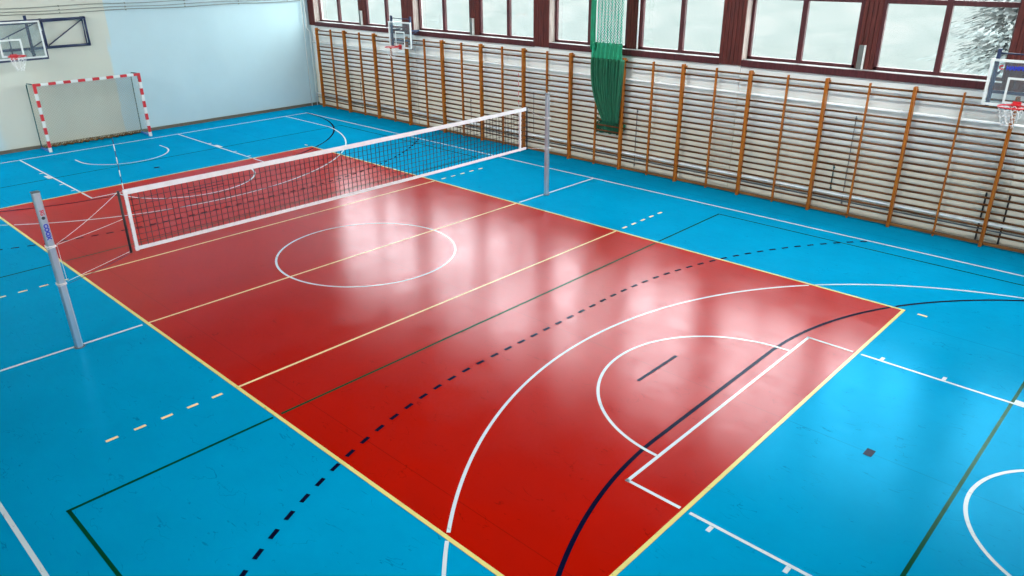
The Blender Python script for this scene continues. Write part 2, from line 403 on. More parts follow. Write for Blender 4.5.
# outer boundary (white)
for s in (-1, 1):
    rect(-14, 14, min(s*7.5, s*7.55), max(s*7.5, s*7.55), Z(3), WHT)
    rect(min(s*14, s*14.05), max(s*14, s*14.05), -7.55, 7.55, Z(3), WHT)
for s in (-1, 1):
    X = lambda v: s * v
    # three point line
    cx = 12.425; r = 6.725; a = math.asin(6.6 / r)
    pts = [(X(cx - r*math.cos(t)), r*math.sin(t)) for t in [a - 2*a*i/300 for i in range(301)]]
    strip(pts, W, Z(5), WHT)
    xe = cx - r*math.cos(a)
    for t in (-1, 1): seg((X(xe), t*6.6), (X(14), t*6.6), W, Z(5), WHT)
    # key
    seg((X(8.225), -2.45), (X(8.225), 2.45), W, Z(5), WHT)
    for t in (-1, 1):
        seg((X(8.2), t*2.425), (X(14), t*2.425), W, Z(5), WHT)
        for q in (9.30, 10.15, 11.80+.0):
            rect(min(X(q), X(q+.05)), max(X(q), X(q+.05)), min(t*2.45, t*2.55), max(t*2.45, t*2.55), Z(5), WHT)
        rect(min(X(11.05), X(11.45)), max(X(11.05), X(11.45)), min(t*2.45, t*2.55), max(t*2.45, t*2.55), Z(5), WHT)
    arc(X(8.2), 0, 1.8, PI/2, PI/2 + s*PI, W, Z(5), WHT, 200)
    # no-charge semicircle
    arc(X(12.425), 0, 1.275, PI/2, PI/2 + s*PI, W, Z(5), WHT, 60)
    for t in (-1, 1): seg((X(12.425), t*1.275), (X(12.8), t*1.275), W, Z(5), WHT)
    # handball 6 m (navy)
    pts = [(X(14), 7.5)] if False else []
    n = 160
    for i in range(n+1):
        th = PI/2 * i/n
        x, y = 14 - 6*math.sin(th), 1.5 + 6*math.cos(th)
        pts.append((X(x), y))
    lower = [(x, -y) for x, y in reversed(pts)]
    strip(pts, 0.055, Z(4), NAV); seg(pts[-1], lower[0], 0.055, Z(4), NAV); strip(lower, 0.055, Z(4), NAV)
    # 7 m and 4 m marks
    rect(min(X(7.0), X(7.05)), max(X(7.0), X(7.05)), -.5, .5, Z(6), NAV)
    rect(min(X(10.0), X(10.1)), max(X(10.0), X(10.1)), -.08, .08, Z(6), NAV)
    # 9 m dashed
    total = 0; path = []
    th_max = math.acos((7.5-1.5)/9)
    k = 0
    Ltot = 9*(PI/2 - th_max) + 1.5
    d = 0.075
    while d < Ltot:
        q = []
        for e in (0, .05, .10, .15):
            dd = d + e
            if dd < 1.5: q.append((14-9.0, dd))
            else:
                ph = (dd-1.5)/9.0
                q.append((14 - 9*math.cos(ph), 1.5 + 9*math.sin(ph)))
        if q[-1][1] < 7.5:
            for t in (-1, 1): strip([(X(x), t*y) for x, y in q], 0.055, Z(7), NAV)
        d += 0.30
    # green court
    for t in (-1, 1):
        seg((X(4.05), t*7.03), (X(11.03), t*7.03), W, Z(2), GRN)
    seg((X(4.05), -7.055), (X(4.05), 7.055), W, Z(2), GRN); seg((X(11.03), -7.055), (X(11.03), 7.055), W, Z(2), GRN)
me_f = struct('floor', bm, [M['blue'], M['red'], M['line_white'], M['line_yellow'], M['line_cream'], M['line_navy'], M['line_green']])

# ------------------------------------------------------------------ walls
bm = bmesh.new(); bx(bm, XF-.25, XF, YL-.25, YR+.4, -.25, ZC); struct('wall_far', bm, M['wall_far'])
bm = bmesh.new(); bx(bm, XN, XN+.25, YL-.25, YR+.4, -.25, ZC); struct('wall_near', bm, M['wall'])
bm = bmesh.new(); bx(bm, XF, XN, YL-.25, YL, -.25, ZC); struct('wall_left', bm, M['wall'])
bm = bmesh.new(); bx(bm, XF-.25, XN+.25, YL-.25, YR+.4, ZC, ZC+.2)
for k in range(-4, 5): bx(bm, k*3.2-.12, k*3.2+.12, YL, YR, ZC-.35, ZC)
struct('ceiling', bm, M['ceiling'])
COLS = [-15.2, -9.2, -3.13, 2.94, 9.01, 15.08]
bm = bmesh.new()
bx(bm, XF, XN, YR, YR+.36, -.25, Z_SILL-.02)
bx(bm, XF, XN, YR, YR+.36, Z_HEAD, ZC)
for i, c in enumerate(COLS):
    bx(bm, max(c-.27, XF), min(c+.27, XN), YR-.03, YR, 0, Z_SILL-.14)          # pier under each column
    bx(bm, max(c-.29, XF), min(c+.29, XN), YR+.02, YR+.36, Z_SILL-.02, Z_HEAD)
struct('wall_right', bm, M['wall'])
bm = bmesh.new(); bx(bm, XF, XF+.05, YL, YR, 0, .10); struct('baseboard_far', bm, M['skirt'])
bm = bmesh.new(); bx(bm, XF+.05, XN, YR-.10, YR-.06, 0, .07); struct('baseboard_right', bm, M['skirt'])

# sill ledges + board below, clad columns, dividing panels, windows
tn = 0; wn = 0
for i in range(5):
    a, b = COLS[i] + .30, COLS[i+1] - .30
    if i == 0: a = -14.93
    tn += 1; bm = bmesh.new()
    bx(bm, a, b, YR-.07, YR-.02, Z_SILL-.15, Z_SILL, 0)
    bx(bm, a, b, YR-.02, YW-.03, Z_SILL-.02, Z_SILL+.005, 1)
    struct('trim_%d' % tn, bm, [M['frame_brown'], M['sill']])
    mid = (COLS[i] + COLS[i+1]) / 2 + .02
    if i == 0: mid = -12.07
    # slatted divider between the two windows of a bay
    tn += 1; bm = bmesh.new()
    bx(bm, mid-.20, mid+.20, YW-.02, YW+.10, Z_SILL, Z_HEAD)
    for k in range(4): bx(bm, mid-.19+k*.098, mid-.19+k*.098+.084, YW-.045, YW-.015, Z_SILL, Z_HEAD)
    struct('trim_%d' % tn, bm, M['brown'], bevel=.004)
    for (x0, x1) in ((a, mid-.20), (mid+.20, b)):
        wn += 1
        root = empty('window_%d' % wn, ((x0+x1)/2, YW, Z_SILL)); root['kind'] = 'structure'
        h = (x1-x0)/2; H = Z_HEAD-Z_SILL; zt = 4.62 - Z_SILL
        bm = bmesh.new()
        bx(bm, -h, -h+.07, -.03, .06, 0, H); bx(bm, h-.07, h, -.03, .06, 0, H)
        bx(bm, -h, h, -.03, .06, 0, .075); bx(bm, -h, h, -.03, .06, H-.07, H)
        obj('window_frame', bm, M['frame_brown'], root, .006)
        bm = bmesh.new(); bx(bm, -.06, .06, -.04, .055, .075, H-.07); obj('mullion', bm, M['frame_brown'], root, .006)
        bm = bmesh.new(); bx(bm, -h+.07, -.05, -.025, .05, zt-.05, zt+.05); bx(bm, .05, h-.07, -.025, .05, zt-.05, zt+.05)
        obj('transom', bm, M['frame_brown'], root, .006)
        for (p, q) in ((-h+.07, -.05), (.05, h-.07)):
            for (z0, z1) in ((.075, zt-.05), (zt+.05, H-.07)):
                bm = bmesh.new(); bx(bm, p, q, .008, .014, z0, z1); obj('pane', bm, M['glass'], root)
for i, c in enumerate(COLS):
    tn += 1; bm = bmesh.new()
    x0, x1 = max(c-.30, XF), min(c+.30, XN)
    bx(bm, x0+.01, x1-.01, YR-.06, YW+.02, Z_SILL-.12, ZC)
    w = (x1-x0)/6
    for k in range(6):                                   # vertical cladding boards
        bx(bm, x0+k*w+.004, x0+(k+1)*w-.004, YR-.085, YR-.055, Z_SILL-.13, ZC)
    for s, xs in ((1, x1-.012), (-1, x0+.012)):          # boards in the reveals
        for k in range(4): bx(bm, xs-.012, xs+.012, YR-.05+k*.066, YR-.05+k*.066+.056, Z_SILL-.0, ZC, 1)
    struct('trim_%d' % tn, bm, [M['brown'], M['reveal']], bevel=.003)

# window openers (grey metal covers at the foot of three dividers)
for mid, lab in ((-12.12, 'grey metal opener box at the foot of the window divider nearest the far corner'),
                 (-6.22, 'grey opener box on the sill between the windows right of the small far hoop'),
                 (5.93, 'grey metal opener box leaning on the window divider left of the near hoop')):
    t = empty('window_opener', (mid, YW-.10, Z_SILL+.005), lab, 'window opener', 'grey window opener boxes')
    bm = bmesh.new(); bx(bm, -.065, .045, -.04, .04, 0, .50); obj('box', bm, M['grey'], t, .008)
    bm = bmesh.new(); bx(bm, .046, .062, -.045, .045, 0, .50); obj('edge_strip', bm, M['white'], t, .003)
bm = bmesh.new(); tube(bm, [(0.10, YW-.09, Z_SILL+.005), (0.10, YW-.09, Z_HEAD)], .022, 10)
tag(obj('riser_pipe', bm, M['pipe']), 'thin white upright pipe in front of the divider right of the green net', 'pipe')

# ------------------------------------------------------------------ wall services
def pipe(name, pts, r, mat, label, cat, brk=None):
    bm = bmesh.new(); tube(bm, pts, r, 10)
    if brk:
        for p in brk: box(bm, p, (.03, .10, .05))
    return tag(obj(name, bm, mat), label, cat)
yp = YR-.105
pipe('heating_pipe', [(XF+.12, yp, 2.47), (XN-.1, yp, 2.47)], .026, M['pipe'], 'upper white heating pipe running behind the wall bars', 'pipe', [(x, yp+.03, 2.47) for x in range(-14, 15, 3)])
pipe('heating_pipe', [(XF+.12, yp, .475), (XN-.1, yp, .475)], .034, M['pipe'], 'lower white heating pipe running behind the wall bars near the floor', 'pipe', [(x, yp+.03, .475) for x in range(-14, 15, 3)])
pipe('heating_pipe', [(XF+.12, yp-.00, .33), (XN-.1, yp-.00, .33)], .016, M['alu_dark'], 'thin dark pipe under the lower white heating pipe behind the wall bars', 'pipe')
pipe('riser_pipe', [(XF+.10, 8.66, ZC), (XF+.10, 8.66, 3.0), (XF+.10, 8.78, 2.85), (XF+.10, 8.78, .0)], .020, M['white'], 'outer white riser pipe in the far right corner', 'pipe')
pipe('riser_pipe', [(XF+.10, 8.53, ZC), (XF+.10, 8.53, 0)], .014, M['white'], 'thinner left white riser pipe on the far wall beside the corner', 'pipe')
for z, r, lab in ((4.20, .012, 'topmost of three thin grey cables along the far wall'), (4.09, .012, 'middle of three thin grey cables along the far wall'), (4.00, .014, 'lowest of three thin grey cables along the far wall')):
    pts = [(XF+.03, y, z + .015*math.sin(y*1.7+z*9)) for y in [YL+.02 + (8.55-YL)*k/40 for k in range(41)]]
    bm = bmesh.new(); tube(bm, pts, r, 6)
    for y in range(-8, 9, 2): box(bm, (XF+.02, y, z), (.04, .03, .05))
    tag(obj('wall_cable', bm, M['cable']), lab, 'cable', 'cables along the far wall')
# conduits and dark hangers seen between the rungs
for x, z0, z1, r, mt, lab in ((8.92, .0, 1.08, .022, 'black', 'black upright strap behind the wall bars just left of the near hoop'),
                              (9.33, .0, 1.10, .022, 'black', 'black upright strap behind the wall bars below the near hoop'),
                              (6.10, .20, 2.25, .010, 'alu_dark', 'long thin grey conduit behind the wall bars left of the near hoop'),
                              (5.80, .50, 1.10, .016, 'greensteel', 'short green grey upright pipe behind the wall bars'),
                              (0.33, .10, 1.7, .012, 'alu_dark', 'thin grey conduit behind the wall bars right of the green net'),
                              (-6.23, .3, 1.25, .012, 'alu_dark', 'thin dark conduit behind the wall bars above the middle of the volleyball net'),
                              (-3.45, .3, 1.75, .010, 'alu_dark', 'thin dark conduit behind the wall bars beside the far net antenna'),
                              (-12.3, .15, 1.2, .010, 'alu_dark', 'thin dark conduit behind the wall bars near the far corner')):
    yw = YR-.03 if any(abs(x-c) < .27 for c in COLS) else YR
    yy = yw-.018-r
    bm = bmesh.new()
    if mt == 'black': yy = yw-.018; bx(bm, x-.017, x+.017, yw-.024, yw-.012, z0, z1)
    else: tube(bm, [(x, yy, z0), (x, yy, z1)], r*.8, 8)
    for z in (z0+.06, z1-.06): bx(bm, x-.02, x+.02, yy, yw, z-.012, z+.012)
    tag(obj('conduit', bm, M[mt]), lab, 'conduit')

# ------------------------------------------------------------------ wall bars
UW = 1.825
def rung_mesh():
    bm = bmesh.new()
    n = 10
    for x0, x1 in ((-UW/2+.02, UW/2-.02),):
        a = []
        for x in (x0, x1):
            a.append([bm.verts.new((x, math.cos(2*PI*j/n)*.017, math.sin(2*PI*j/n)*.022)) for j in range(n)])
        for j in range(n):
            f = bm.faces.new((a[0][j], a[0][(j+1) % n], a[1][(j+1) % n], a[1][j])); f.smooth = True
        bm.faces.new(a[0][::-1]); bm.faces.new(a[1])
    return bm
ords = ['first', 'second', 'third', 'fourth', 'fifth', 'sixth', 'seventh', 'eighth', 'ninth', 'tenth', 'eleventh', 'twelfth', 'thirteenth', 'fourteenth']
extra = {0: 'beside the white riser pipes', 3: 'under the small far hoop', 6: 'behind the far volleyball post', 7: 'beside the far volleyball post',
         8: 'right of the hanging green net', 12: 'left of the near hoop', 13: 'below the near hoop at the right edge'}
first = None
ZR = [2.92, 2.775] + [2.33 - .1478*k for k in range(15)]
for i in range(14):
    cx = -14.66 + UW*(i+.5)
    lab = '%s wall bar unit from the far corner%s' % (ords[i], (', ' + extra[i]) if i in extra else ' along the window wall')
    root = empty('wall_bars', (cx, 8.78, 0), lab, 'wall bars', 'wooden wall bars along the window wall')
    if first is None:
        kids = []
        for s in (-1, 1):
            bm = bmesh.new(); bx(bm, s*(UW/2-.001), s*(UW/2-.029), -.095, .035, 0, 3.02)
            bx(bm, s*(UW/2-.003), s*(UW/2-.026), -.035, .11, 2.93, 2.97); bx(bm, s*(UW/2-.003), s*(UW/2-.026), -.035, .11, 1.4, 1.44)
            kids.append(obj('upright', bm, M['orange_wood'], root, .004))
        bm = bmesh.new(); bx(bm, -.016, .016, -.045, .035, 0, 3.0); kids.append(obj('upright', bm, M['orange_wood'], root, .004))
        r0 = obj('rung', rung_mesh(), M['rung_wood'], root); r0.location = (0, 0, ZR[0]); kids.append(r0)
        for z in ZR[1:]:
            kids.append(copy_obj(r0, root, (0, 0, z)))
        bm = bmesh.new(); bx(bm, -UW/2+.034, UW/2-.034, -.045, -.022, .045, .095); kids.append(obj('base_rail', bm, M['rail_wood'], root, .003))
        first = kids
    else:
        for k in first: copy_obj(k, root)

# ------------------------------------------------------------------ green divider net
G = empty('divider_net', (-.43, 8.5, 0), 'green divider net hanging over the window and gathered down onto the wall bars', 'net')
def sheet(name, rows, mat, parent, uvs=True, thick=0):
    """rows of points -> grid mesh with metric UVs"""
    bm = bmesh.new(); uvl = bm.loops.layers.uv.new('UVMap'); vs = []; uv = {}
    L = len(rows[0]); v = 0
    for a, row in enumerate(rows):
        u = 0; line = []
        if a: v += (Vector(row[0]) - Vector(rows[a-1][0])).length
        for b, p in enumerate(row):
            if b: u += (Vector(p) - Vector(row[b-1])).length
            w = bm.verts.new(p); uv[w] = (u, v); line.append(w)
        vs.append(line)
    for a in range(len(rows)-1):
        for b in range(L-1):
            f = bm.faces.new((vs[a][b], vs[a][b+1], vs[a+1][b+1], vs[a+1][b])); f.smooth = True
            for l in f.loops: l[uvl].uv = uv[l.vert]
    me = bpy.data.meshes.new(name); bm.to_mesh(me); bm.free(); me.materials.append(mat)
    o = bpy.data.objects.new(name, me); COL.objects.link(o); o.parent = parent
    if thick:
        s = o.modifiers.new('solid', 'SOLIDIFY'); s.thickness = thick; s.offset = 0
    return o
rows = []
for i in range(30):
    z = ZC - .36 - (ZC-.36-3.38)*i/29
    rows.append([(-.40 + .85*(j/80), .04*math.sin(j*.62+.15*i/6) + .02*math.sin(j*1.7+i), z) for j in range(81)])
sheet('sheer_net', rows, M['green_net'], G)
rows = []
for i in range(30):
    z = ZC - .36 - (ZC-.36-3.2)*i/29
    rows.append([(-.56 + .17*(j/10), -.03 + .03*math.sin(j*1.3+i*.2), z) for j in range(11)])
sheet('edge_band', rows, M['green_edge'], G, thick=.006)
rows = []
for i in range(8):
    z = 3.40 - .44*i/7
    rows.append([(-.56 + 1.06*(j/60), -.02 + .035*math.sin(j*.8+i*.3), z) for j in range(61)])
sheet('hem_band', rows, M['green_edge'], G, thick=.006)
rows = []
for i in range(40):
    f = i/39; z = 3.0 - 1.68*f
    xl = -.51 + .48*max(0, (f-.15)/.85)**2.0; xr = .51 - .10*f
    yo = .05 + .12*f**2
    rows.append([(xl + (xr-xl)*(j/90), yo*0 + (.085-.02*f)*math.sin(j*.85+.5*math.sin(j*.21)) + .03*math.sin(j*2.1+f*2) - .02, z) for j in range(91)])
sheet('gathered_net', rows, M['green_cloth'], G, thick=.012)
# the loose end is stuffed between the rungs and the wall
bm = bmesh.new()
rnd = random.Random(3)
for k in range(9):
    cx = -.52 + k*.095; ph = rnd.random()*6
    pts = [(cx + .12*math.cos(t)+.02*rnd.random(), .368 + .012*math.sin(t*2+ph), 1.12 + (.15+.05*rnd.random())*math.sin(t)) for t in [2*PI*q/14 for q in range(14)]]
    tube(bm, pts, .032, 8, closed=True)
for k in range(4):
    tube(bm, [(-.50+.02*k, .368, 1.08+.05*k), (-.1, .35+.003*k, 1.02+.06*k), (.25, .368, 1.04+.05*k), (.42, .368, 1.12+.03*k)], .034, 8)
# neck passing between two rungs to the curtain
tube(bm, [(.20, .03, 1.40), (.20, .14, 1.369), (.20, .31, 1.369), (.18, .365, 1.28)], [.12, .06, .036, .034], 10, sx=1.0)
obj('tucked_bundle', bm, M['green_cloth'], G)

# ------------------------------------------------------------------ small practice hoops on the window wall
def text_xz(cx, y, cz, mirror=False):
    # text plane facing -Y
    return Matrix.Translation((cx, y, cz)) @ Matrix.Rotation(PI/2, 4, 'X')
def net_basket(parent, c, r, mat, h=.38):
    rows = []
    for i in range(9):
        f = i/8; rr = r*(1 - .45*f + .06*math.sin(f*6)); z = c[2] - h*f
        rows.append([(c[0]+rr*math.cos(2*PI*j/24), c[1]+rr*math.sin(2*PI*j/24), z) for j in range(25)])
    return sheet('net', rows, mat, parent)
def small_hoop(cx, z0, lab, logo):
    t = empty('basketball_hoop', (cx, 8.45, z0), lab, 'basketball hoop', 'practice hoops on the window wall')
    w, h = .59, .85
    bm = bmesh.new(); bx(bm, -w+.03, w-.03, -.008, .008, .03, h-.03); obj('backboard', bm, M['acrylic'], t)
    bm = bmesh.new()
    bx(bm, -w, w, -.02, .02, 0, .045); bx(bm, -w, w, -.02, .02, h-.045, h); bx(bm, -w, -w+.05, -.02, .02, .045, h-.045); bx(bm, w-.05, w, -.02, .02, .045, h-.045)
    obj('board_frame', bm, M['white'], t)
    bm = bmesh.new(); q = .25
    for a in ((-q, q, .06, .10), (-q, q, .50, .54), (-q, -q+.04, .10, .50), (q-.04, q, .10, .50)): bx(bm, a[0], a[1], -.0115, -.0085, a[2], a[3])
    obj('target_square', bm, M['white'], t)
    bm = bmesh.new()
    for s in (-1, 1):
        bx(bm, s*.50-.03, s*.50+.03, .03, .09, -.02, h+.18)
        bx(bm, s*.50-.02, s*.50+.02, .09, .42, h-.30, h-.25)
        bx(bm, s*.50-.02, s*.50+.02, .021, .032, .1, .14); bx(bm, s*.50-.02, s*.50+.02, .021, .032, h-.14, h-.1)
        tube(bm, [(s*.50, .06, .45), (s*.50, .42, h-.28)], .016, 8)
    tube(bm, [(-.5, .06, h+.10), (.5, .06, h+.10)], .014, 8); bx(bm, -.47, .47, .04, .08, .22, .27)
    obj('support_frame', bm, M['navy'], t)
    bm = bmesh.new(); rc = (0, -.39, .07)
    tube(bm, [(rc[0]+.225*math.cos(2*PI*k/32), rc[1]+.225*math.sin(2*PI*k/32), rc[2]) for k in range(32)], .014, 8, closed=True)
    bx(bm, -.07, .07, -.17, -.021, .045, .085); bx(bm, -.07, .07, -.03, -.021, -.04, .12)
    tube(bm, [(-.06, -.03, -.02), (-.10, -.2, .06)], .009, 6); tube(bm, [(.06, -.03, -.02), (.10, -.2, .06)], .009, 6)
    obj('rim', bm, M['red_paint'], t)
    net_basket(t, (0, -.39, .06), .22, M['hoop_net'], .36)
    if logo:
        text_part('printed_letter', 'C', .10, M['logo_red'], t, text_xz(-.40, -.012, h-.15), .004)
        text_part('printed_name', 'HAMPION', .095, M['logo_blue'], t, text_xz(-.10, -.012, h-.15), .006)
    return t
small_hoop(-9.12, 2.67, 'small clear practice hoop hung above the wall bars near the far corner', False)
small_hoop(9.13, 2.86, 'clear practice hoop with blue lettering at the right edge, above the wall bars', True)

# ------------------------------------------------------------------ main hoop folded against the far wall
t = empty('basketball_hoop', (-14.6, -1.73, 2.80), 'large clear basketball hoop on a navy steel folding arm on the far wall', 'basketball hoop')
w, h = .90, 1.06
bm = bmesh.new(); bx(bm, -.008, .008, -w+.03, w-.03, .03, h-.03); obj('backboard', bm, M['acrylic'], t)
bm = bmesh.new()
bx(bm, -.014, .016, -w, w, .0, .045); bx(bm, -.014, .016, -w, w, h-.045, h); bx(bm, -.014, .016, -w, -w+.045, .045, h-.045); bx(bm, -.014, .016, w-.045, w, .045, h-.045)
obj('border', bm, M['white'], t)
bm = bmesh.new()
q = .30
for a in ((-q, q, .08, .13), (-q, q, .53, .58), (-q, -q+.05, .13, .53), (q-.05, q, .13, .53)): bx(bm, .0085, .012, a[0], a[1], a[2], a[3])
obj('target_square', bm, M['white'], t)
bm = bmesh.new(); bx(bm, -.05, -.015, -w-.02, w+.04, -.06, .0); bx(bm, -.05, -.015, w, w+.045, 0, h-.3)
bx(bm, -.06, -.015, -w, w, h-.09, h-.05)
obj('back_rail', bm, M['navy'], t)
bm = bmesh.new(); rc = (.38, 0, .13)
tube(bm, [(rc[0]+.225*math.cos(2*PI*k/32), rc[1]+.225*math.sin(2*PI*k/32), rc[2]) for k in range(32)], .016, 8, closed=True)
bx(bm, .017, .17, -.08, .08, .10, .145); bx(bm, .017, .03, -.09, .09, .0, .16)
obj('rim', bm, M['red_paint'], t)
net_basket(t, (.38, 0, .12), .22, M['hoop_net'], .40)
# folding arm (local frame: x from board plane, wall at -.66)
bm = bmesh.new()
def beam(a, b, r=.028): tube(bm, [a, b], r, 8)
xw = -.60; Y0 = 1.73
zt_, zb_ = 3.83-2.80, 3.02-2.80
for ya, yb in ((-.60, .64), (-2.0, -.60)):
    ya += Y0; yb += Y0
    beam((xw, ya, zt_), (xw, yb, zt_), .032); beam((xw, ya, zb_), (xw, yb, zb_), .040)
    beam((xw+.05, ya, zt_-.05), (xw+.05, yb, zt_-.03), .018)
beam((xw, -.60+Y0, zt_), (xw, -.60+Y0, zb_), .034); beam((xw+.02, .64+Y0, zt_+.03), (xw+.02, .64+Y0, zb_-.04), .034); beam((xw, .57+Y0, zt_), (xw, .57+Y0, zb_), .02)
beam((xw, .60+Y0, zt_-.03), (xw, -.55+Y0, zb_+.05), .018)
beam((xw, -.62+Y0, zt_-.02), (xw, -1.95+Y0, zb_+.25), .018)
beam((xw, -.65+Y0, zb_+.22), (xw, -1.0+Y0, zb_+.03), .018)
obj('folding_arm', bm, M['navy'], t)
bm = bmesh.new()
tube(bm, [(-.20, .60, h+.14), (-.20, .60, .02)], .045, 8); tube(bm, [(-.22, 0.05, .62), (-.22, .05, .04)], .018, 8)
for z in (.10, h-.08): tube(bm, [(-.20, .60, z), (-.05, .60, z)], .02, 8); tube(bm, [(-.20, .60, z), (xw, .60, zt_ if z > .5 else zb_)], .02, 8)
tube(bm, [(-.22, .05, .10), (-.05, .05, .10)], .014, 8); tube(bm, [(-.22, .05, .30), (xw, .05, zb_+.02)], .014, 8)
obj('carrier_post', bm, M['navy'], t)
bm = bmesh.new()
for yy in (.64, .57, -.60):
    for z in (zt_, zb_): bx(bm, -.68, xw, yy+Y0-.03, yy+Y0+.03, z-.04, z+.04)
obj('wall_bracket', bm, M['darksteel'], t)

# ------------------------------------------------------------------ handball goal
GX, GY0, GY1 = -14.45, -1.47, 1.72
t = empty('handball_goal', (GX, (GY0+GY1)/2, 0), 'red and white striped handball goal with a net against the far wall', 'goal')
hw = (GY1-GY0)/2
def striped(bm, a, b, axis, n, other, first_red=True):
    L = (b-a)/n
    for k in range(n):
        lo, hi = a+k*L, a+(k+1)*L
        mi = 0 if (k % 2 == 0) == first_red else 1
        if axis == 'y': bx(bm, -.04, .04, lo, hi, other-.04, other+.04, mi)
        else: bx(bm, -.04, .04, other-.04, other+.04, lo, hi, mi)
RW = [M['red_paint'], M['white']]
bm = bmesh.new(); striped(bm, -hw, hw, 'y', 15, 2.04); obj('crossbar', bm, RW, t)
for s in (-1, 1):
    bm = bmesh.new(); striped(bm, 0.0, 2.0, 'z', 9, s*(hw-.04), True)
    # foot is white: shift pattern so the top segment is red
    bm.clear(); striped(bm, .14, 2.0, 'z', 9, s*(hw-.04), True); bx(bm, -.04, .04, s*(hw-.04)-.04, s*(hw-.04)+.04, 0, .14, 1)
    obj('post', bm, RW, t)
    bm = bmesh.new(); y = s*(hw-.02)
    tube(bm, [(-.03, y, 2.06), (-.62, y, 2.03), (-.72, y, 1.98), (-.76, y, .05)], .018, 8); obj('back_stay', bm, M['greensteel'], t)
    bm = bmesh.new(); bx(bm, -.78, -.04, y-.025, y+.025, 0, .045); obj('base_bar', bm, M['bluesteel'], t)
bm = bmesh.new(); tube(bm, [(-.76, -hw, .025), (-.76, hw, .025)], .018, 8); obj('ground_bar', bm, M['brown_rope'], t)
rows = []
prof = [(-.04, 2.06), (-.3, 2.03), (-.60, 2.0), (-.68, 1.8), (-.70, 1.4), (-.71, 1.0), (-.72, .6), (-.73, .3), (-.70, .12), (-.62, .06)]
for x, z in prof: rows.append([(x + .02*math.sin(j*1.1), -hw+.02 + (2*hw-.04)*j/40, z + .012*math.sin(j*.9)) for j in range(41)])
sheet('net', rows, M['goal_net'], t)
for s in (-1, 1):
    rows = [[(-.04 - k*(prof[i][0]+.04)/-4*-1 if False else -.04 + (prof[i][0]+.04)*k/4, s*(hw-.02), prof[i][1]) for k in range(5)] for i in range(len(prof))]
    sheet('side_net', rows, M['goal_net'], t)
bm = bmesh.new()
tube(bm, [(-.66 + .03*math.sin(k*2.1), -hw+.02 + (2*hw-.3)*k/60, .05 + .02*math.sin(k*1.3)) for k in range(61)], [.035+.015*math.sin(k*1.9) for k in range(61)], 8)
obj('net_hem', bm, M['brown_rope'], t)

# ------------------------------------------------------------------ volleyball posts
def post(y, lab, up, low, marks):
    s = 1 if y > 0 else -1
    t = empty('volleyball_post', (0.05, y, 0), lab, 'volleyball post', 'aluminium volleyball posts')
    bm = bmesh.new()
    # rounded profile with grooves
    prof = []
    a, b = .048, .052
    for (x, q) in ((a, -b+.02), (a, -.014), (a-.012, -.012), (a-.012, .012), (a, .014), (a, b-.02), (a-.02, b), (.012, b), (.010, b-.010), (-.010, b-.010), (-.012, b), (-a+.02, b), (-a, b-.02), (-a, .014), (-a+.012, .012), (-a+.012, -.012), (-a, -.014), (-a, -b+.02), (-a+.02, -b), (-.012, -b), (-.010, -b+.010), (.010, -b+.010), (.012, -b), (a-.02, -b)):
        prof.append((x, q))
    if marks:   # the face with the print is smooth
        prof = [(a, -b+.02), (a, b-.02), (a-.02, b), (.012, b), (.010, b-.010), (-.010, b-.010), (-.012, b), (-a+.02, b), (-a, b-.02), (-a, -b+.02), (-a+.02, -b), (-.022, -b), (-.020, -b+.014), (.006, -b+.014), (.008, -b), (a-.02, -b)]
    lo = [bm.verts.new((x, q, 0)) for x, q in prof]; hi = [bm.verts.new((x, q, 2.50)) for x, q in prof]
    n = len(prof)
    for i in range(n): bm.faces.new((lo[i], lo[(i+1) % n], hi[(i+1) % n], hi[i]))
    bm.faces.new(lo[::-1]); bm.faces.new(hi)
    obj('pole', bm, M['alu'], t)
    bm = bmesh.new(); bx(bm, -.052, .052, -.056, .056, 2.50, 2.512); obj('top_cap', bm, M['alu_dark'], t, .003)
    bm = bmesh.new()
    n = 24; tube(bm, [(0, 0, .0), (0, 0, .012)], .078, n); obj('floor_collar', bm, M['alu_dark'], t)
    for z in (up, low):
        bm = bmesh.new(); q = .058
        tube(bm, [(q, -q, z), (q, q, z), (-q, q, z), (-q, -q, z)], .008, 6, closed=True)
        tube(bm, [(q, -q, z-.03), (q, q, z-.015), (-q, q, z-.03), (-q, -q, z-.02)], .006, 6, closed=True)
        obj('rope_wrap', bm, M['rope'], t)
    if marks:
        def place(z): return Matrix.Translation((.0588, .0, z)) @ Matrix.Rotation(PI/2, 4, 'Y') @ Matrix.Rotation(PI/2, 4, 'Z') @ Matrix.Rotation(-PI/2, 4, 'Z')
        # reads downward on the +X face
        R = Matrix(((0, 0, 1, 0), (0, 1, 0, 0), (-1, 0, 0, 0), (0, 0, 0, 1)))
        def put(z): return Matrix.Translation((.0486, 0, z)) @ R
        text_part('printed_emblem', 'SG', .07, M['logo_red'], t, put(2.205), .003)
        bm = bmesh.new(); tube(bm, [(.0483, .0, 2.125), (.0496, .0, 2.125)], .024, 16); obj('printed_dot', bm, M['black'], t)
        text_part('printed_mark', 'X', .05, M['logo_grey'], t, put(2.065))
        text_part('printed_name', 'COOX', .078, M['logo_blue'], t, put(1.915), .005)
        text_part('printed_mark', 'X', .05, M['logo_grey'], t, put(1.765))
    return t
post(-5.55, 'aluminium volleyball post with blue print at the left of the net', 1.69, 1.09, True).rotation_euler = (.016, 0, 0)
post(5.52, 'plain aluminium volleyball post at the far right end of the net', 1.94, 1.20, False)

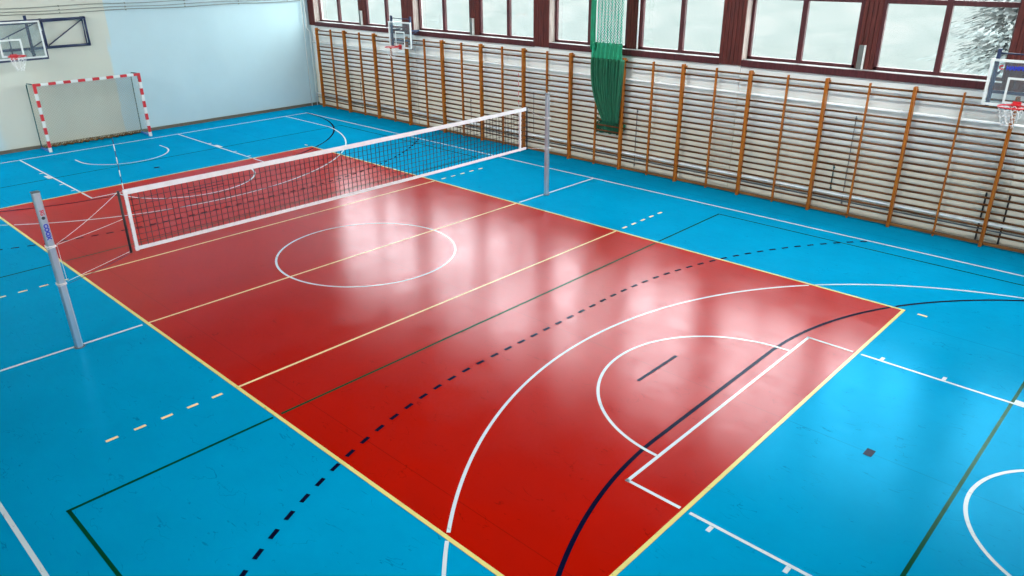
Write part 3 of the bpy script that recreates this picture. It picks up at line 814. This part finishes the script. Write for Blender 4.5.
# ------------------------------------------------------------------ volleyball net
Y0, Y1 = -4.47, 4.84
ZT0, ZT1, ZB0, ZB1 = 2.19, 2.27, 1.275, 1.33
t = empty('volleyball_net', (0, 0.2, 0), 'black volleyball net with white top and bottom tapes strung across the court', 'net')
def ty(y): return y - 0.2
sag = lambda y: -.018*(1 - ((y-.18)/4.65)**2)
bm = bmesh.new()
def tape(z0, z1, ya, yb, th=.012, n=30):
    for k in range(n):
        a, b = ya+(yb-ya)*k/n, ya+(yb-ya)*(k+1)/n
        sa, sb = sag(a), sag(b)
        vs = [bm.verts.new(p) for p in ((-th, ty(a), z0+sa), (-th, ty(b), z0+sb), (-th, ty(b), z1+sb), (-th, ty(a), z1+sa), (th, ty(a), z0+sa), (th, ty(b), z0+sb), (th, ty(b), z1+sb), (th, ty(a), z1+sa))]
        for f in ((0, 1, 2, 3), (7, 6, 5, 4), (3, 2, 6, 7), (0, 4, 5, 1)): bm.faces.new([vs[i] for i in f])
tape(ZT0, ZT1, Y0+.06, Y1-.03); obj('top_tape', bm, M['white_tape'], t)
bm = bmesh.new(); tape(ZB0, ZB1, Y0+.06, Y1-.03); obj('bottom_tape', bm, M['white_tape'], t)
bm = bmesh.new()
for k in range(int((Y1-Y0)/.1)):
    y = Y0+.07+k*.1
    if y > Y1-.05: break
    jit = .006*math.sin(k*3.7)
    box(bm, (0, ty(y)+jit, (ZT0+ZB1)/2+sag(y)), (.008, .008, ZT0-ZB1+.01))
for k in range(1, 9):
    z = ZB1 + (ZT0-ZB1)*k/9
    n = 30
    pts = [(0, ty(Y0+.06+(Y1-Y0-.1)*q/n), z+sag(Y0+(Y1-Y0)*q/n)+.004*math.sin(q*2.3+k)) for q in range(n+1)]
    tube(bm, pts, .0045, 4)
obj('cord_mesh', bm, M['cord_black'], t)
for y in (-4.38, 4.60):
    bm = bmesh.new(); bx(bm, -.015, .015, ty(y)-.025, ty(y)+.025, ZB0-.01, ZT1-.01); obj('side_band', bm, M['white_tape'], t)
for y in (Y0-.01, Y1):
    bm = bmesh.new(); tube(bm, [(0, ty(y), ZB0-.02), (0, ty(y), ZT1)], .020, 8); obj('end_rod', bm, M['black'], t)
for y in (-4.385, 4.585):
    bm = bmesh.new(); n = 18
    for k in range(n):
        z0 = ZB0 + 1.80*k/n
        tube(bm, [(-.024, ty(y), z0), (-.024, ty(y), z0+1.8/n)], .006, 6, mi=k % 2)
    obj('antenna', bm, [M['white'], M['red_paint']] if y > 0 else [M['white'], M['navy']], t)
def rope(a, b, sagz=.03, r=.003, mat='rope'):
    bm = bmesh.new(); a = Vector(a); b = Vector(b)
    pts = []
    for k in range(13):
        f = k/12; p = a.lerp(b, f); p.z -= sagz*4*f*(1-f); pts.append((p.x, p.y-.2, p.z))
    tube(bm, pts, r, 6); obj('guy_rope', bm, M[mat], t)
PLx = .05
rope((0, Y0-.02, 2.25), (PLx, -5.495, 1.69)); rope((0, Y0-.02, 1.82), (PLx, -5.495, 1.68), .01)
rope((0, Y0-.02, 1.28), (PLx, -5.475, 1.09), .0); rope((0.03, Y0-.02, 1.265), (PLx, -5.475, 1.05), .015, .0035, 'navy')
rope((.05, -5.492, 1.68), (.05, -5.48, 1.10), 0)
rope((0, Y1+.02, 2.25), (PLx, 5.436, 1.94), .05); rope((0, Y1+.02, 1.60), (PLx, 5.436, 1.55), .01); rope((0, Y1+.02, 1.29), (PLx, 5.436, 1.20), .01)
rope((0, Y1+.02, 2.24), (PLx, 5.436, 1.935), .015, .003, 'navy')

# ------------------------------------------------------------------ outside
bm = bmesh.new(); bx(bm, -500, 200, YR+.4, 700, -.6, -.3); o = struct('ground', bm, M['snow'])
def conifer(x, y, hgt, r, lab):
    t = empty('conifer_tree', (x, y, -.3), lab, 'tree')
    bm = bmesh.new(); tube(bm, [(0, 0, 0), (0, 0, hgt*.95)], [.22, .05], 8); obj('trunk', bm, M['trunk'], t)
    bm = bmesh.new(); rn = random.Random(int(x*10))
    for k in range(14000):
        f = rn.random()**.8; z = hgt*(.08+.92*f); rr = r*(1-f)*(.25+.8*rn.random())*(.8+.2*math.sin(z*5))+.1
        a = rn.random()*2*PI; s = .10+.12*rn.random()
        c = Vector((rr*math.cos(a), rr*math.sin(a), z)); d = Vector((math.cos(a), math.sin(a), -.35)); u = Vector((-math.sin(a), math.cos(a), 0))
        vs = [bm.verts.new(c+v) for v in (d*-s*1.6, u*s*.5, d*s*.9, u*-s*.5)]
        bm.faces.new(vs)
    obj('foliage', bm, M['tree'], t)
conifer(4.6, 30, 13, 3.6, 'pale frosted conifer outside the rightmost window')

# ------------------------------------------------------------------ light
w = bpy.data.worlds.new('overcast sky'); SC.world = w; w.use_nodes = True
nt = w.node_tree; nt.nodes.clear()
wo = nt.nodes.new('ShaderNodeOutputWorld'); bg = nt.nodes.new('ShaderNodeBackground')
tc = nt.nodes.new('ShaderNodeTexCoord'); nz = nt.nodes.new('ShaderNodeTexNoise'); nz.inputs['Scale'].default_value = 2.0; nz.inputs['Detail'].default_value = 4
mp = nt.nodes.new('ShaderNodeMapping'); mp.inputs['Scale'].default_value = (1, 1, 3)
nt.links.new(tc.outputs['Generated'], mp.inputs['Vector']); nt.links.new(mp.outputs[0], nz.inputs['Vector'])
r = ramp(nt, nz.outputs['Fac'], [(0.3, (0.88, 0.95, 0.97)), (0.7, (1, 1, 0.99))])
nt.links.new(r.outputs[0], bg.inputs['Color']); bg.inputs['Strength'].default_value = 13.5
nt.links.new(bg.outputs[0], wo.inputs['Surface'])

def add_fill(x, y, z, target, power, size=(1.2, .5), spread=120, n=0, col=(1, .98, .95)):  # unseen lamp and housing, added where window light leaves the hall too dim
    loc = Vector((x, y, z)); d = (Vector(target)-loc).normalized()
    q = d.to_track_quat('-Z', 'Y')
    t = bpy.data.objects.new('floodlight', None); COL.objects.link(t); t.location = loc; t.rotation_euler = q.to_euler()
    tag(t, FL[n], 'floodlight', 'sports floodlights above the gallery')
    bm = bmesh.new(); bx(bm, -size[0]/2-.05, size[0]/2+.05, -size[1]/2-.05, size[1]/2+.05, .02, .16); obj('housing', bm, M['alu_dark'], t, .01)
    bm = bmesh.new(); tube(bm, [(0, 0, .16), (0, 0, .34)], .03, 8); obj('mount', bm, M['alu_dark'], t)
    l = bpy.data.lights.new('lamp', 'AREA'); l.shape = 'RECTANGLE'; l.size, l.size_y = size; l.energy = power; l.spread = math.radians(spread); l.color = col
    lo = bpy.data.objects.new('lamp', l); COL.objects.link(lo); lo.parent = t
FL = ['floodlight %s on the gallery side of the hall' % s for s in ('nearest the far wall', 'second from the far wall', 'third from the far wall', 'fourth from the far wall', 'fifth from the far wall', 'nearest the near wall')] + \
     ['floodlight %s on the near end wall' % s for s in ('by the gallery', 'left of centre', 'right of centre', 'by the windows')]
for k, x in enumerate((-12.5, -7.5, -2.5, 2.5, 7.5, 12.5)):
    add_fill(x, -9.2, 6.7, (x-(2.5 if x < 0 else 0), 5.0, 0), (290, 220, 150, 110, 85, 80)[k], n=k)
for k, y in enumerate((-6.5, -2, 2.5, 6.5)):
    add_fill(14.7, y, 6.7, (-15, y*.8, 1.0), 270, n=6+k)

FL += ['ceiling spotlight over the court aimed at the wall bars, %s from the far wall' % q for q in ('first', 'second', 'third', 'fourth', 'fifth')]
for k, x in enumerate((-12, -6, 0, 6, 12)):  # unseen lamps added so the rungs cast visible shadows on the wall
    add_fill(x, 2.5, 7.7, (x, 9.0, 2.8), 82, size=(.7, .12), spread=85, n=10+k)

# ------------------------------------------------------------------ camera
cp = (12.1636, -8.4638, 5.5491); yaw, pitch, roll, fpx = 2.3326, -0.4142, -0.0074, 757.358
f = Vector((math.cos(pitch)*math.cos(yaw), math.cos(pitch)*math.sin(yaw), math.sin(pitch)))
r_ = f.cross(Vector((0, 0, 1))).normalized(); u_ = r_.cross(f)
r2 = r_*math.cos(roll) + u_*math.sin(roll); u2 = -r_*math.sin(roll) + u_*math.cos(roll)
cam = bpy.data.cameras.new('camera'); co = bpy.data.objects.new('camera', cam); COL.objects.link(co)
mw = Matrix((r2, u2, -f)).transposed().to_4x4(); mw.translation = cp
co.matrix_world = mw
cam.sensor_width = 36; cam.lens = fpx*36/1024; cam.clip_end = 1200; cam.clip_start = .05
SC.camera = co
SC.view_settings.view_transform = 'Standard'
try: SC.view_settings.look = 'None'
except Exception: pass
SC.view_settings.exposure = 0.0; SC.view_settings.gamma = 1; SC.view_settings.use_curve_mapping = False
SC.cycles.use_denoising = True
SC.cycles.max_bounces = 8; SC.cycles.transparent_max_bounces = 24; SC.cycles.diffuse_bounces = 4; SC.cycles.glossy_bounces = 3
SC.cycles.sample_clamp_indirect = 6
SC.cycles.caustics_reflective = False; SC.cycles.caustics_refractive = False
